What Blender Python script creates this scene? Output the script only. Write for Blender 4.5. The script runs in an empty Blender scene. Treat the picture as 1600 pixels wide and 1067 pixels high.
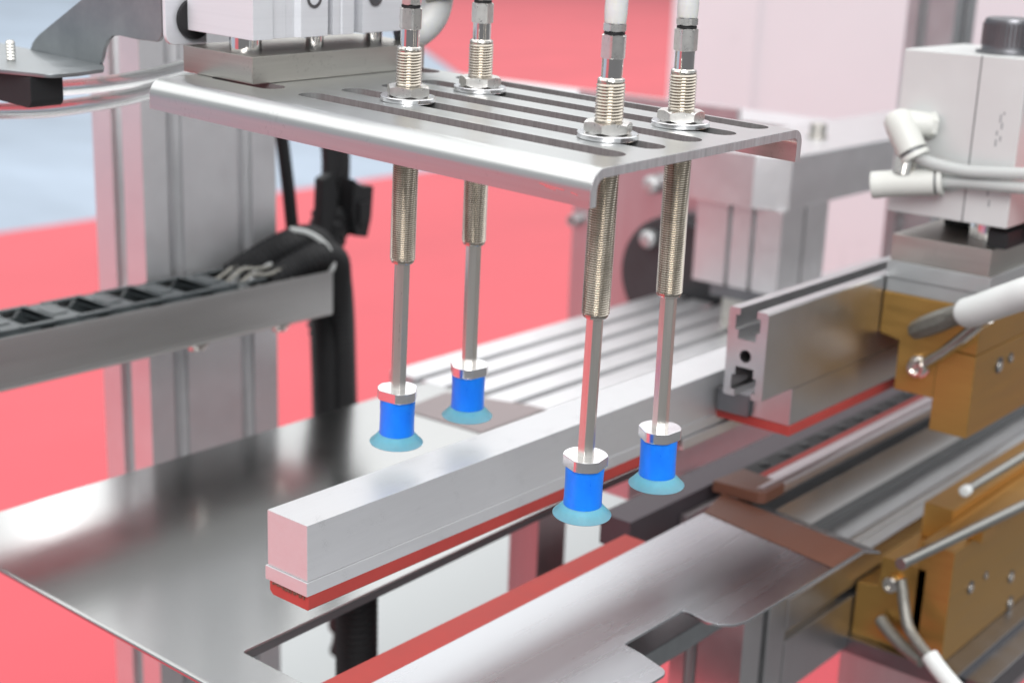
import bpy, bmesh, math, random
from mathutils import Vector, Matrix
from mathutils.geometry import tessellate_polygon
random.seed(7)
S = 0.001                      # everything below is written in millimetres
scene = bpy.context.scene
col = scene.collection
PI = math.pi

# ------------------------------------------------------------------ camera
cam_d = bpy.data.cameras.new('camera')
cam = bpy.data.objects.new('camera', cam_d); col.objects.link(cam); scene.camera = cam
cam_d.sensor_width = 36.0; cam_d.lens = 50.37
cam_d.clip_start = 0.02; cam_d.clip_end = 200
RI = (0.76210, 0.64649, 0.03538); DN = (0.20394, -0.18782, -0.96080); FW = (-0.61450, 0.73944, -0.27498)
rot = Matrix(((RI[0], -DN[0], -FW[0]), (RI[1], -DN[1], -FW[1]), (RI[2], -DN[2], -FW[2])))
cam.matrix_world = Matrix.Translation((0, 0, 1.170)) @ rot.to_4x4()
cam_d.dof.use_dof = True; cam_d.dof.focus_distance = 0.475; cam_d.dof.aperture_fstop = 11

# ------------------------------------------------------------------ light
world = bpy.data.worlds.new('World'); scene.world = world; world.use_nodes = True
wn = world.node_tree.nodes; bg = wn['Background']
bg.inputs[0].default_value = (0.90, 0.95, 1.0, 1); bg.inputs[1].default_value = 0.42
def area(name, loc, target, sx, sy, power, color=(1, 1, 1)):
    d = bpy.data.lights.new(name, 'AREA'); d.shape = 'RECTANGLE'; d.size = sx; d.size_y = sy
    d.energy = power; d.color = color
    o = bpy.data.objects.new(name, d); col.objects.link(o); o.location = loc
    o.rotation_euler = (Vector(target) - Vector(loc)).to_track_quat('-Z', 'Y').to_euler()
    return o
area('hall_ceiling_lamps', (-6.0, 6.0, 9.0), (-6.0, 6.0, 0), 34, 34, 3900, (1, 0.99, 0.98))
area('hall_lamp_bank', (-1.8, -2.6, 3.6), (-0.45, 0.5, 0.95), 2.4, 1.6, 9, (1, 0.98, 0.95))
area('added_fill_softbox', (0.7, -0.9, 2.1), (-0.42, 0.35, 0.98), 1.1, 0.9, 27, (1, 0.99, 1.0))  # added fill softbox for camera-side faces, no known lamp stands here
area('hall_spot_panel', (-5.24, 3.22, 3.25), (-0.53, 0.33, 0.9), 0.20, 0.36, 1.3, (1, 1, 1))
scene.view_settings.view_transform = 'Standard'; scene.view_settings.look = 'None'
scene.view_settings.exposure = 0.25; scene.view_settings.gamma = 1.0
scene.cycles.max_bounces = 10; scene.cycles.transparent_max_bounces = 12
scene.cycles.caustics_reflective = False; scene.cycles.caustics_refractive = False
try: scene.cycles.use_denoising = True
except Exception: pass

# ------------------------------------------------------------------ materials
def mat(name, base, metallic=0.0, rough=0.4, var=0.06, vscale=(40, 40, 40), bump=0.0, bscale=(300, 300, 300),
        rvar=0.08, aniso=0.0, spec=0.5, sss=0.0, ssscol=None, trans=0.0, ior=1.45, coat=0.0, sheen=0.0, dirt=0.0, dscale=18):
    m = bpy.data.materials.new(name); m.use_nodes = True
    nt = m.node_tree; N = nt.nodes; L = nt.links; b = N['Principled BSDF']
    tc = N.new('ShaderNodeTexCoord')
    mp = N.new('ShaderNodeMapping'); mp.inputs['Scale'].default_value = vscale
    L.new(tc.outputs['Object'], mp.inputs['Vector'])
    no = N.new('ShaderNodeTexNoise'); no.inputs['Scale'].default_value = 1.0; no.inputs['Detail'].default_value = 5; no.inputs['Roughness'].default_value = 0.65
    L.new(mp.outputs['Vector'], no.inputs['Vector'])
    mx = N.new('ShaderNodeMix'); mx.data_type = 'RGBA'
    lo = tuple(max(0, c * (1 - var)) for c in base); hi = tuple(min(1, c * (1 + var)) for c in base)
    mr0 = N.new('ShaderNodeMapRange'); mr0.inputs['From Min'].default_value = 0.3; mr0.inputs['From Max'].default_value = 0.7
    L.new(no.outputs['Fac'], mr0.inputs['Value']); L.new(mr0.outputs['Result'], mx.inputs['Factor'])
    mx.inputs['A'].default_value = (*lo, 1); mx.inputs['B'].default_value = (*hi, 1)
    out = mx.outputs['Result']
    if dirt > 0:     # sparse specks and scuffs
        n3 = N.new('ShaderNodeTexNoise'); n3.inputs['Scale'].default_value = dscale * 60; n3.inputs['Detail'].default_value = 3
        n4 = N.new('ShaderNodeTexNoise'); n4.inputs['Scale'].default_value = dscale * 3
        L.new(tc.outputs['Object'], n3.inputs['Vector']); L.new(tc.outputs['Object'], n4.inputs['Vector'])
        mu = N.new('ShaderNodeMath'); mu.operation = 'MULTIPLY'
        L.new(n3.outputs['Fac'], mu.inputs[0]); L.new(n4.outputs['Fac'], mu.inputs[1])
        r3 = N.new('ShaderNodeMapRange'); r3.inputs['From Min'].default_value = 0.36; r3.inputs['From Max'].default_value = 0.42; r3.inputs['To Max'].default_value = dirt
        L.new(mu.outputs[0], r3.inputs['Value'])
        m2 = N.new('ShaderNodeMix'); m2.data_type = 'RGBA'
        L.new(r3.outputs['Result'], m2.inputs['Factor']); L.new(out, m2.inputs['A'])
        m2.inputs['B'].default_value = tuple(c * 0.35 for c in base) + (1,)
        out = m2.outputs['Result']
    L.new(out, b.inputs['Base Color'])
    mr = N.new('ShaderNodeMapRange'); mr.inputs['From Min'].default_value = 0.25; mr.inputs['From Max'].default_value = 0.75
    mr.inputs['To Min'].default_value = max(0.02, rough - rvar); mr.inputs['To Max'].default_value = min(1, rough + rvar)
    L.new(no.outputs['Fac'], mr.inputs['Value']); L.new(mr.outputs['Result'], b.inputs['Roughness'])
    b.inputs['Metallic'].default_value = metallic
    b.inputs['Specular IOR Level'].default_value = spec
    b.inputs['IOR'].default_value = ior
    if aniso: b.inputs['Anisotropic'].default_value = aniso
    if sss:
        b.inputs['Subsurface Weight'].default_value = sss
        b.inputs['Subsurface Radius'].default_value = ssscol or (0.002, 0.002, 0.004)
        b.inputs['Subsurface Scale'].default_value = 1.0
    if trans: b.inputs['Transmission Weight'].default_value = trans
    if coat: b.inputs['Coat Weight'].default_value = coat; b.inputs['Coat Roughness'].default_value = 0.15
    if sheen: b.inputs['Sheen Weight'].default_value = sheen; b.inputs['Sheen Roughness'].default_value = 0.5
    if bump:
        m3 = N.new('ShaderNodeMapping'); m3.inputs['Scale'].default_value = bscale
        L.new(tc.outputs['Object'], m3.inputs['Vector'])
        nb = N.new('ShaderNodeTexNoise'); nb.inputs['Scale'].default_value = 1.0; nb.inputs['Detail'].default_value = 3
        L.new(m3.outputs['Vector'], nb.inputs['Vector'])
        bp = N.new('ShaderNodeBump'); bp.inputs['Strength'].default_value = bump; bp.inputs['Distance'].default_value = 0.0004
        L.new(nb.outputs['Fac'], bp.inputs['Height']); L.new(bp.outputs['Normal'], b.inputs['Normal'])
    return m

M = {}
M['plate'] = mat('brushed_stainless', (0.60, 0.61, 0.60), 1, 0.31, 0.04, (12, 500, 500), 0.05, (20, 900, 900), 0.04, dirt=0.12, dscale=12)
M['trough'] = mat('mill_stainless', (0.52, 0.52, 0.51), 1, 0.33, 0.05, (60, 5, 90), 0.04, (600, 20, 1500), 0.05)
M['galv'] = mat('galvanised_sheet', (0.32, 0.34, 0.35), 0.9, 0.42, 0.12, (70, 70, 70), 0.05, (300, 300, 300))
M['dark_mauve'] = mat('dark_mauve_rail', (0.10, 0.085, 0.095), 0.5, 0.5, 0.1)
M['laser_cut'] = mat('laser_cut_edge', (0.17, 0.172, 0.17), 0.2, 0.6, 0.2, (900, 900, 60), 0.3, (1500, 1500, 80))
M['cut'] = mat('sheared_edge', (0.74, 0.73, 0.74), 0.9, 0.42, 0.12, (900, 900, 60), 0.4, (1500, 1500, 80), 0.1)
M['tray'] = mat('polished_stainless', (0.46, 0.465, 0.46), 1, 0.19, 0.04, (9, 9, 9), 0.05, (700, 14, 14), 0.035)
M['tray2'] = mat('satin_stainless', (0.55, 0.56, 0.58), 1, 0.27, 0.03, (60, 5, 9), 0.0, rvar=0.04)
M['alu'] = mat('anodised_aluminium', (0.78, 0.78, 0.79), 0.85, 0.42, 0.03, (60, 60, 60), 0.05, (3000, 3000, 3000), 0.04)
M['alu_dark'] = mat('smooth_extruded_aluminium', (0.60, 0.60, 0.605), 1, 0.34, 0.03, (60, 60, 60), 0.05, (1800, 40, 1800), 0.04)
M['alu_mid'] = mat('matt_extruded_aluminium', (0.72, 0.715, 0.72), 0.95, 0.42, 0.03, (60, 60, 60), 0.05, (1800, 1800, 1800), 0.04)
M['alubar'] = mat('bead_blasted_aluminium', (0.69, 0.69, 0.70), 0.6, 0.44, 0.022, (700, 45, 700), 0.12, (2500, 2500, 2500), 0.05, dirt=0.25, dscale=34)
M['slot'] = mat('dark_joint_painted_shade', (0.16, 0.165, 0.17), 0.6, 0.5, 0.08)  # dark joints; for recesses and hem the shade is put into this colour
M['nickel'] = mat('nickel_plate', (0.77, 0.74, 0.69), 1, 0.15, 0.05, (80, 80, 80), 0, rvar=0.04)
M['satin_nickel'] = mat('satin_nickel', (0.82, 0.80, 0.76), 1, 0.30, 0.06, (300, 300, 300), 0.05, (900, 900, 900), 0.06, dirt=0.3, dscale=25)
M['thread'] = mat('threaded_nickel', (0.56, 0.51, 0.44), 1, 0.22, 0.08, (80, 80, 200), 0, rvar=0.06)
M['chrome'] = mat('chrome', (0.80, 0.79, 0.78), 1, 0.07, 0.03, (80, 80, 80), 0, rvar=0.03)
M['hexrod'] = mat('drawn_steel_hex', (0.82, 0.79, 0.73), 1, 0.30, 0.06, (400, 400, 12), 0.12, (1500, 1500, 15), 0.05, dirt=0.3, dscale=12)
M['collar'] = mat('turned_aluminium', (0.88, 0.88, 0.89), 1, 0.2, 0.03, (200, 200, 900), 0, rvar=0.05)
M['blue'] = mat('blue_silicone', (0.008, 0.22, 0.98), 0, 0.33, 0.10, (250, 250, 120), 0.08, (900, 900, 500), 0.06, sss=0.35, ssscol=(0.001, 0.002, 0.006), spec=0.45)
M['lip'] = mat('pale_blue_silicone', (0.19, 0.62, 0.92), 0, 0.36, 0.06, (250, 250, 250), 0.05, (900, 900, 900), 0.06, sss=0.6, ssscol=(0.002, 0.004, 0.006), trans=0.4, spec=0.4)
M['red'] = mat('red_silicone', (0.43, 0.058, 0.05), 0, 0.55, 0.08, (60, 60, 60), 0.06, (900, 900, 900), 0.06, spec=0.35)
M['steel'] = mat('ground_steel', (0.52, 0.50, 0.46), 1, 0.40, 0.06, (20, 20, 500), 0.10, (40, 40, 1500), 0.06, dirt=0.2)
M['dark_steel'] = mat('dark_steel', (0.20, 0.20, 0.21), 1, 0.38, 0.08, (60, 60, 60))
M['cyl'] = mat('satin_anodised_body', (0.76, 0.77, 0.80), 0.35, 0.46, 0.03, (8, 8, 500), 0.08, (20, 20, 1800), 0.05)
M['actuator'] = mat('silver_anodised_body', (0.66, 0.67, 0.66), 0.35, 0.45, 0.04, (14, 14, 14), 0.03)
M['gold'] = mat('gold_anodised_block', (0.52, 0.30, 0.09), 0.9, 0.40, 0.05, (30, 25, 300), 0.04, (60, 60, 1500), 0.06)
M['grey_block'] = mat('grey_plate', (0.50, 0.51, 0.51), 0.7, 0.45, 0.05)
M['black'] = mat('black_plastic', (0.012, 0.012, 0.013), 0, 0.55, 0.15)
M['black_rubber'] = mat('black_rubber', (0.012, 0.012, 0.013), 0, 0.6, 0.2)
M['chain'] = mat('black_nylon', (0.055, 0.065, 0.068), 0, 0.33, 0.2, (120, 120, 120))
M['dark_pulley'] = mat('dark_grey_wheel', (0.045, 0.045, 0.048), 0, 0.5, 0.15)
M['white'] = mat('white_plastic', (0.62, 0.625, 0.585), 0, 0.40, 0.03, spec=0.45)
M['sleeve'] = mat('white_insulation', (0.78, 0.80, 0.78), 0, 0.5, 0.03)
M['hose'] = mat('milky_silicone_hose', (0.80, 0.81, 0.79), 0, 0.42, 0.05, (60, 60, 300), 0.05, (300, 300, 900), 0.08, sss=0.3, trans=0.25)
M['tube'] = mat('clear_tubing', (0.93, 0.94, 0.94), 0, 0.07, 0.01, trans=0.88, ior=1.27, rvar=0.03)
M['milky_tube'] = mat('milky_tubing', (0.88, 0.90, 0.88), 0, 0.18, 0.01, trans=0.5, ior=1.3, rvar=0.04)
M['tape'] = mat('brown_ptfe_tape', (0.135, 0.056, 0.036), 0, 0.45, 0.10, (900, 60, 900), 0.15, (1500, 1500, 1500), 0.06, spec=0.5)
M['paled_tape'] = mat('brown_tape_painted_reflection', (0.27, 0.215, 0.215), 0, 0.36, 0.08, (900, 60, 900), 0.15, (1500, 1500, 1500), 0.06, spec=0.6)  # paler copy of the brown tape, white grazing reflection put into its colour
M['copper'] = mat('braided_lead', (0.30, 0.29, 0.26), 0.8, 0.48, 0.25, (900, 900, 900), 0.5, (1800, 1800, 1800))
M['mauve'] = mat('satin_side_plate', (0.55, 0.50, 0.51), 0.9, 0.38, 0.05, (300, 300, 10))
M['white_panel'] = mat('white_laminate', (0.89, 0.89, 0.92), 0, 0.30, 0.02, (2, 2, 2), spec=0.5)
M['deck'] = mat('white_painted_deck', (0.62, 0.65, 0.65), 0, 0.35, 0.02, (6, 6, 6))
M['carpet'] = mat('red_carpet', (0.66, 0.096, 0.117), 0, 0.9, 0.09, (0.9, 0.5, 1), 0.3, (400, 400, 400), 0.05, spec=0.1, sheen=0.22)
M['dark_floor'] = mat('added_charcoal_floor', (0.16, 0.158, 0.16), 0, 0.9, 0.1, (3, 3, 3), spec=0.1)  # colour of the added unseen floor, kept dark for what metal reflects
M['dull_steel'] = mat('dull_steel', (0.36, 0.36, 0.34), 1, 0.34, 0.08)
M['hall_floor'] = mat('grey_blue_hall_floor', (0.40, 0.48, 0.58), 0, 0.35, 0.16, (0.35, 0.9, 1), spec=0.5)
M['ink'] = mat('grey_print', (0.25, 0.26, 0.27), 0, 0.6)
M['redpaint'] = mat('red_panel_paint', (0.62, 0.13, 0.14), 0, 0.45, 0.03)

# ------------------------------------------------------------------ mesh builder
class MB:
    def __init__(s): s.v = []; s.f = []; s.smooth = True; s.nobevel = False
    def add(s, vs, fs):
        o = len(s.v); s.v += [tuple(v) for v in vs]; s.f += [tuple(i + o for i in f) for f in fs]; return s
    def box(s, x0, x1, y0, y1, z0, z1):
        vs = [(x0, y0, z0), (x1, y0, z0), (x1, y1, z0), (x0, y1, z0), (x0, y0, z1), (x1, y0, z1), (x1, y1, z1), (x0, y1, z1)]
        return s.add(vs, [(3, 2, 1, 0), (4, 5, 6, 7), (0, 1, 5, 4), (1, 2, 6, 5), (2, 3, 7, 6), (3, 0, 4, 7)])
    def prism(s, poly, axis, a0, a1, holes=()):
        def P(p, a):
            return {'x': (a, p[0], p[1]), 'y': (p[0], a, p[1]), 'z': (p[0], p[1], a)}[axis]
        loops = [list(poly)] + [list(h) for h in holes]
        flat = [p for l in loops for p in l]; n = len(flat)
        vs = [P(p, a0) for p in flat] + [P(p, a1) for p in flat]; fs = []
        if holes:
            tri = tessellate_polygon([[Vector((p[0], p[1], 0)) for p in l] for l in loops])
            for t in tri: fs.append(tuple(t)); fs.append(tuple(i + n for i in reversed(t)))
        else:
            fs.append(tuple(range(n))); fs.append(tuple(range(2 * n - 1, n - 1, -1)))
        k = 0
        for l in loops:
            m = len(l)
            for i in range(m):
                a = k + i; b = k + (i + 1) % m; fs.append((a, b, b + n, a + n))
            k += m
        return s.add(vs, fs)
    def cyl(s, p0, p1, r0, r1=None, n=28, cap=True):
        return s.tube([p0, p1], [r0, r0 if r1 is None else r1], n, cap)
    def tube(s, pts, r, n=16, cap=True, up=None, phase=0.0, flat=1.0):
        pts = [Vector(p) for p in pts]; m = len(pts)
        rs = r if isinstance(r, (list, tuple)) else [r] * m
        vs = []; fs = []; t0 = (pts[1] - pts[0]).normalized()
        u = Vector(up) if up else (Vector((0, 0, 1)) if abs(t0.z) < 0.9 else Vector((1, 0, 0)))
        for i, p in enumerate(pts):
            a = pts[max(i - 1, 0)]; b = pts[min(i + 1, m - 1)]; t = (b - a)
            t = t.normalized() if t.length > 1e-9 else t0
            u = (u - t * u.dot(t)).normalized(); w = t.cross(u)
            for k in range(n):
                an = 2 * PI * k / n + phase
                vs.append(p + (u * math.cos(an) + w * math.sin(an) * flat) * rs[i])
        for i in range(m - 1):
            for k in range(n):
                a = i * n + k; b = i * n + (k + 1) % n; fs.append((a, b, b + n, a + n))
        if cap: fs.append(tuple(range(n - 1, -1, -1))); fs.append(tuple(range((m - 1) * n, m * n)))
        return s.add(vs, fs)
    def lathe(s, prof, c=(0, 0), n=40, axis='z', cap=True):
        vs = []; fs = []; m = len(prof)
        for r, z in prof:
            for k in range(n):
                a = 2 * PI * k / n
                d = (r * math.cos(a), r * math.sin(a))
                vs.append({'z': (c[0] + d[0], c[1] + d[1], z), 'y': (c[0] + d[0], z, c[1] + d[1]), 'x': (z, c[0] + d[0], c[1] + d[1])}[axis])
        for i in range(m - 1):
            for k in range(n):
                a = i * n + k; b = i * n + (k + 1) % n; fs.append((a, b, b + n, a + n))
        if cap:
            if prof[0][0] > 1e-6: fs.append(tuple(range(n - 1, -1, -1)))
            if prof[-1][0] > 1e-6: fs.append(tuple(range((m - 1) * n, m * n)))
        return s.add(vs, fs)
    def mesh(s, name, org, material, bevel=0.0, seg=2, ang=32, merge=True):
        me = bpy.data.meshes.new(name); bm = bmesh.new()
        vv = [bm.verts.new(((v[0] - org[0]) * S, (v[1] - org[1]) * S, (v[2] - org[2]) * S)) for v in s.v]
        for f in s.f:
            if len(set(f)) > 2:
                try: bm.faces.new([vv[i] for i in f])
                except ValueError: pass
        if merge: bmesh.ops.remove_doubles(bm, verts=bm.verts, dist=1e-7)
        bmesh.ops.recalc_face_normals(bm, faces=bm.faces)
        if bevel > 0:
            ed = [e for e in bm.edges if len(e.link_faces) == 2 and e.calc_face_angle(0) > math.radians(ang)]
            if ed: bmesh.ops.bevel(bm, geom=ed, offset=bevel * S, offset_type='OFFSET', segments=seg, profile=0.5, affect='EDGES', clamp_overlap=True)
        bm.to_mesh(me); bm.free()
        me.materials.append(material)
        for p in me.polygons: p.use_smooth = True
        me.set_sharp_from_angle(angle=math.radians(ang))
        return me
    def bbox(s):
        return [(min(v[i] for v in s.v), max(v[i] for v in s.v)) for i in range(3)]

# gripper frame: the head hangs about two degrees out of square with the bench
GM = Matrix(((0.99942, 0.00251, 0.03392), (-0.00177, 0.99976, -0.02183), (-0.03397, 0.02176, 0.99919)))
GP = Vector((-264.8, 361.5, 1109.1))

def link(name, me, parent=None):
    o = bpy.data.objects.new(name, me); col.objects.link(o)
    if me is not None:
        w = o.modifiers.new('weighted_normal', 'WEIGHTED_NORMAL'); w.mode = 'FACE_AREA'; w.weight = 80; w.keep_sharp = True
    if parent is not None: o.parent = parent
    return o

class Thing:
    """collects the parts of one thing; done() links it: one mesh, or an Empty with children"""
    def __init__(s, name, label, cat, group=None, frame='w'):
        s.name = name; s.label = label; s.cat = cat; s.group = group; s.frame = frame; s.parts = []
    def part(s, name, mb, material, of=None, label=None, bevel=0.0, seg=2, ang=32, at=None):
        s.parts.append(dict(name=name, mb=mb, mat=M[material] if isinstance(material, str) else material, of=of, label=label, bevel=bevel, seg=seg, ang=ang, at=at))
        return len(s.parts) - 1
    def done(s, org=None):
        bb = [p['mb'].bbox() for p in s.parts if p['mb'] is not None]
        if org is None:
            org = ((min(b[0][0] for b in bb) + max(b[0][1] for b in bb)) / 2, (min(b[1][0] for b in bb) + max(b[1][1] for b in bb)) / 2, min(b[2][0] for b in bb))
        if len(s.parts) == 1:
            p = s.parts[0]; root = link(s.name, p['mb'].mesh(s.name, org, p['mat'], p['bevel'], p['seg'], p['ang']))
        else:
            root = link(s.name, None); objs = []
            cache = {}
            for p in s.parts:
                key = id(p['mb'])
                if key in cache: me = cache[key]
                else: me = cache[key] = p['mb'].mesh(p['name'], org if p['at'] is None else (0, 0, 0), p['mat'], p['bevel'], p['seg'], p['ang'])
                o = link(p['name'], me, root if p['of'] is None else objs[p['of']])
                if p['at'] is not None:
                    base = org if p['of'] is None else org
                    o.location = ((p['at'][0] - base[0]) * S, (p['at'][1] - base[1]) * S, (p['at'][2] - base[2]) * S)
                if p['label']: o['label'] = p['label']
                objs.append(o)
        if s.frame == 'w': root.location = Vector(org) * S
        else:
            root.matrix_world = Matrix.Translation((GP + GM @ Vector(org)) * S) @ GM.to_4x4()
        tag(root, s.label, s.cat, s.group)
        return root

def tag(o, label=None, cat=None, group=None, kind=None):
    if label: o['label'] = label
    if cat: o['category'] = cat
    if group: o['group'] = group
    if kind: o['kind'] = kind
    return o

def copy_tree(o, parent=None):
    c = o.copy(); col.objects.link(c)
    if parent is not None: c.parent = parent; c.matrix_parent_inverse = o.matrix_parent_inverse
    for ch in list(o.children): copy_tree(ch, c)
    return c

def structure(name, mb, material, bevel=0):
    b = mb.bbox(); org = ((b[0][0] + b[0][1]) / 2, (b[1][0] + b[1][1]) / 2, b[2][0])
    o = link(name, mb.mesh(name, org, M[material], bevel)); o.location = Vector(org) * S; o['kind'] = 'structure'; return o

def arc(cx, cy, r, a0, a1, n):
    return [(cx + r * math.cos(math.radians(a0 + (a1 - a0) * i / n)), cy + r * math.sin(math.radians(a0 + (a1 - a0) * i / n))) for i in range(n + 1)]
def circ(cx, cy, r, n=20): return arc(cx, cy, r, 0, 360 * (n - 1) / n, n - 1)
def stadium(x0, x1, y, w, n=8):
    r = w / 2; return arc(x0 + r, y, r, 90, 270, n) + arc(x1 - r, y, r, -90, 90, n)
def smooth(pts, k=6):
    """Catmull-Rom through pts"""
    P = [Vector(p) for p in pts]; P = [P[0] * 2 - P[1]] + P + [P[-1] * 2 - P[-2]]; out = []
    for i in range(1, len(P) - 2):
        for j in range(k):
            t = j / k; a, b, c, d = P[i - 1], P[i], P[i + 1], P[i + 2]
            out.append(0.5 * ((2 * b) + (c - a) * t + (2 * a - 5 * b + 4 * c - d) * t * t + (3 * b - 3 * c + d - a) * t ** 3))
    out.append(P[-2]); return out
def resample(pts, step):
    out = [pts[0]]; acc = 0
    for a, b in zip(pts, pts[1:]):
        L = (b - a).length; t = step - acc
        while t <= L: out.append(a + (b - a) * (t / L)); t += step
        acc = (acc + L) % step
    return out

# ================================================================== the hall
structure('floor', MB().box(-60000, 30000, -20000, 60000, -40, 0), 'hall_floor')
carpet = MB()
carpet.prism([(-4880, -12000), (-690, -12000), (-690, 900), (200, 3000), (200, 50000), (-58000, 50000), (-4880, 6300)], 'z', 3, 9)
structure('carpet', carpet, 'carpet')
structure('added_dark_floor', MB().prism([(-682, -12000), (20000, -12000), (20000, 50000), (208, 50000), (208, 2998), (-682, 898)], 'z', 3, 9), 'dark_floor')  # unseen dark floor, added to darken right-facing metal and cut the pink bounce

t = Thing('booth_wall', 'tall white laminate booth wall behind the machine, tinted pink by the carpet', 'wall')
p0 = Vector((-1440, 2146)); p1 = Vector((-300, 3090)); d = (p1 - p0).normalized(); nn = Vector((-d.y, d.x)) * 40
for i in range(2):
    q0 = p0 + (p1 - p0) * i / 2 + d * (3 if i else 0); q1 = p0 + (p1 - p0) * (i + 1) / 2
    t.part('panel', MB().prism([q0[:], q1[:], (q1 + nn)[:], (q0 + nn)[:]], 'z', 10, 2300), 'white_panel', bevel=2)
t.done()
t = Thing('display_pillar', 'narrow white pillar at the left end of the booth wall', 'pillar')
q = Vector((-1441, 2140)); t.part('pillar', MB().prism([q[:], (q + d * 150)[:], (q + d * 150 - nn * 0.1)[:], (q - nn * 0.1)[:]], 'z', 10, 2300), 'white_panel', bevel=3); t.done()

# ================================================================== aluminium extrusion helper
def tslot_notch(c, w=8.0, lip=2.2, inner=15, depth=9):
    """half-profile of a T slot opening, from one side to the other, along +u with depth -v"""
    h = w / 2; i = inner / 2
    return [(c - h, 0), (c - h, -lip), (c - i, -lip), (c - i, -lip - 3), (c - h * 0.8, -depth), (c + h * 0.8, -depth), (c + i, -lip - 3), (c + i, -lip), (c + h, -lip), (c + h, 0)]
def extrusion(x0, x1, y0, y1, slots, w=9, lip=2.5, inner=16, depth=10):
    """closed outline of a profile; slots = {'+x':[offsets], '-x':.., '+y':.., '-y':..} offsets from the low corner"""
    out = []
    out.append((x0, y0))
    for c in slots.get('-y', []): out += [(x0 + u, y0 - v) for u, v in tslot_notch(c, w, lip, inner, depth)]
    out.append((x1, y0))
    for c in slots.get('+x', []): out += [(x1 + v, y0 + u) for u, v in tslot_notch(c, w, lip, inner, depth)]
    out.append((x1, y1))
    for c in sorted(slots.get('+y', []), reverse=True): out += [(x0 + u, y1 + v) for u, v in reversed(tslot_notch(c, w, lip, inner, depth))]
    out.append((x0, y1))
    for c in sorted(slots.get('-x', []), reverse=True): out += [(x0 - v, y0 + u) for u, v in reversed(tslot_notch(c, w, lip, inner, depth))]
    return out

# ---- main post
t = Thing('extrusion_post', 'tall grey aluminium profile post with two slots behind the cable trough', 'post')
t.part('post', MB().prism(extrusion(-678, -633, 451, 543, {'+x': [21, 69], '-y': [22.5], '-x': [21, 69], '+y': [22.5]}, w=9.5), 'z', 30, 1420), 'alu', bevel=0.8)
t.done()
# ---- trough, chain, hoses
t = Thing('cable_trough', 'long stainless sheet trough carrying the black cable chain', 'trough')
z0, z1 = 953.5, 979.8
ch = [(-632, z1), (-632, z0 + 2)] + arc(-630, z0 + 2, 2, 180, 270, 3) + arc(-592, z0 + 2, 2, 270, 360, 3) + [(-590, z1), (-591.2, z1), (-591.2, z0 + 2.5), (-592, z0 + 1.5), (-630, z0 + 1.5), (-630.8, z0 + 2.5), (-630.8, z1)]
t.part('channel', MB().prism(ch, 'y', 180, 547.5), 'trough', bevel=0.25)
for y in (455, 512): 
    t.part('screw', MB().lathe([(4.2, z0 - 3.4), (4.6, z0 - 3.0), (4.6, z0 - 0.6), (3.4, z0 + 0.0)], (-596, y), 18), 'nickel')
    t.part('washer', MB().lathe([(6.2, z0 - 0.7), (6.2, z0 - 0.05)], (-596, y), 20), 'nickel')
t.part('bend_line', MB().box(-590.05, -589.4, 182, 545, z0 + 3.2, z0 + 3.7), 'trough')
t.done()

t = Thing('cable_chain', 'black plastic drag chain lying in the stainless trough', 'cable chain')
Ys = 190; pitch = 31.5
bar = MB(); side = MB()
bar.box(-17, 17, -7.6, 7.6, 21, 24.6); bar.box(-7, 7, -4.2, 4.2, 24.6, 25.2); bar.box(-17, 17, -7.6, -6.2, 24.6, 25.3)
side.prism([(-17, 3), (14, 3), (16, 6), (16, 20), (14, 24), (-9, 24), (-11, 21.5), (-17, 21.5), (-19, 18), (-19, 6)], 'x', -1.4, 1.4)
side2 = MB().box(-1.6, 1.6, -12, 12, 24, 25.6)
k = 0
while Ys + k * pitch < 500:
    y = Ys + k * pitch
    b_ = t.part('link_bar', bar, 'chain', bevel=0.7, at=(-610, y, 957.5))
    t.part('link_side', side, 'chain', bevel=0.5, at=(-592.8, y, 956))
    t.part('link_side', side, 'chain', bevel=0.5, at=(-627.4, y, 956))
    t.part('link_clip', side2, 'chain', bevel=0.5, at=(-594.2, y + 15.7, 957)); t.part('link_clip', side2, 'chain', bevel=0.5, at=(-626, y + 15.7, 957))
    k += 1
t.part('cable_bundle', MB().tube([(-610, 182, 962), (-610, 340, 962), (-610, 490, 962)], 9, 14, flat=1.25), 'black_rubber')
t.done(org=(-610, 350, 956))

def corrugated(path, r, step=1.9, amp=0.15, n=18):
    P = resample(smooth(path, 10), step)
    return MB().tube(P, [r * (1 + (amp if i % 2 else -amp * 0.4)) for i in range(len(P))], n)
t = Thing('corrugated_hose', 'black corrugated hose curving out of the trough end, farther one of the pair', 'hose', 'corrugated hoses leaving the trough')
t.part('hose', corrugated([(-621, 500, 976), (-620, 520, 984), (-619, 540, 990), (-622, 558, 990), (-630, 574, 980), (-638, 584, 955), (-642, 590, 920), (-645, 594, 880), (-646, 597, 800)], 9.0), 'black'); t.done()
t = Thing('corrugated_hose', 'black corrugated hose curving out of the trough end, nearer one beside the sheet lip', 'hose', 'corrugated hoses leaving the trough')
t.part('hose', corrugated([(-604, 512, 974), (-604, 530, 981), (-604, 548, 985), (-610, 566, 980), (-622, 580, 964), (-632, 592, 940), (-638, 600, 900), (-640, 606, 800)], 8.2), 'black'); t.done()
for k, (x, y, z) in enumerate([(-616, 503, 983), (-610, 507, 981), (-599, 526, 980)]):
    t = Thing('cable', ['grey cable core showing behind the corrugated hose mouth', 'pale grey cable core at the mouth of the trough hose', 'white cable core under the nearer corrugated hose'][k], 'cable')
    t.part('cable', MB().tube(smooth([(x + 2, y - 16, z - 12), (x + 1, y - 7, z - 4), (x, y, z - 1), (x, y + 12, z + 2.4)], 5), 2.6, 10), 'grey_block' if k < 2 else 'sleeve'); t.done()
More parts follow.
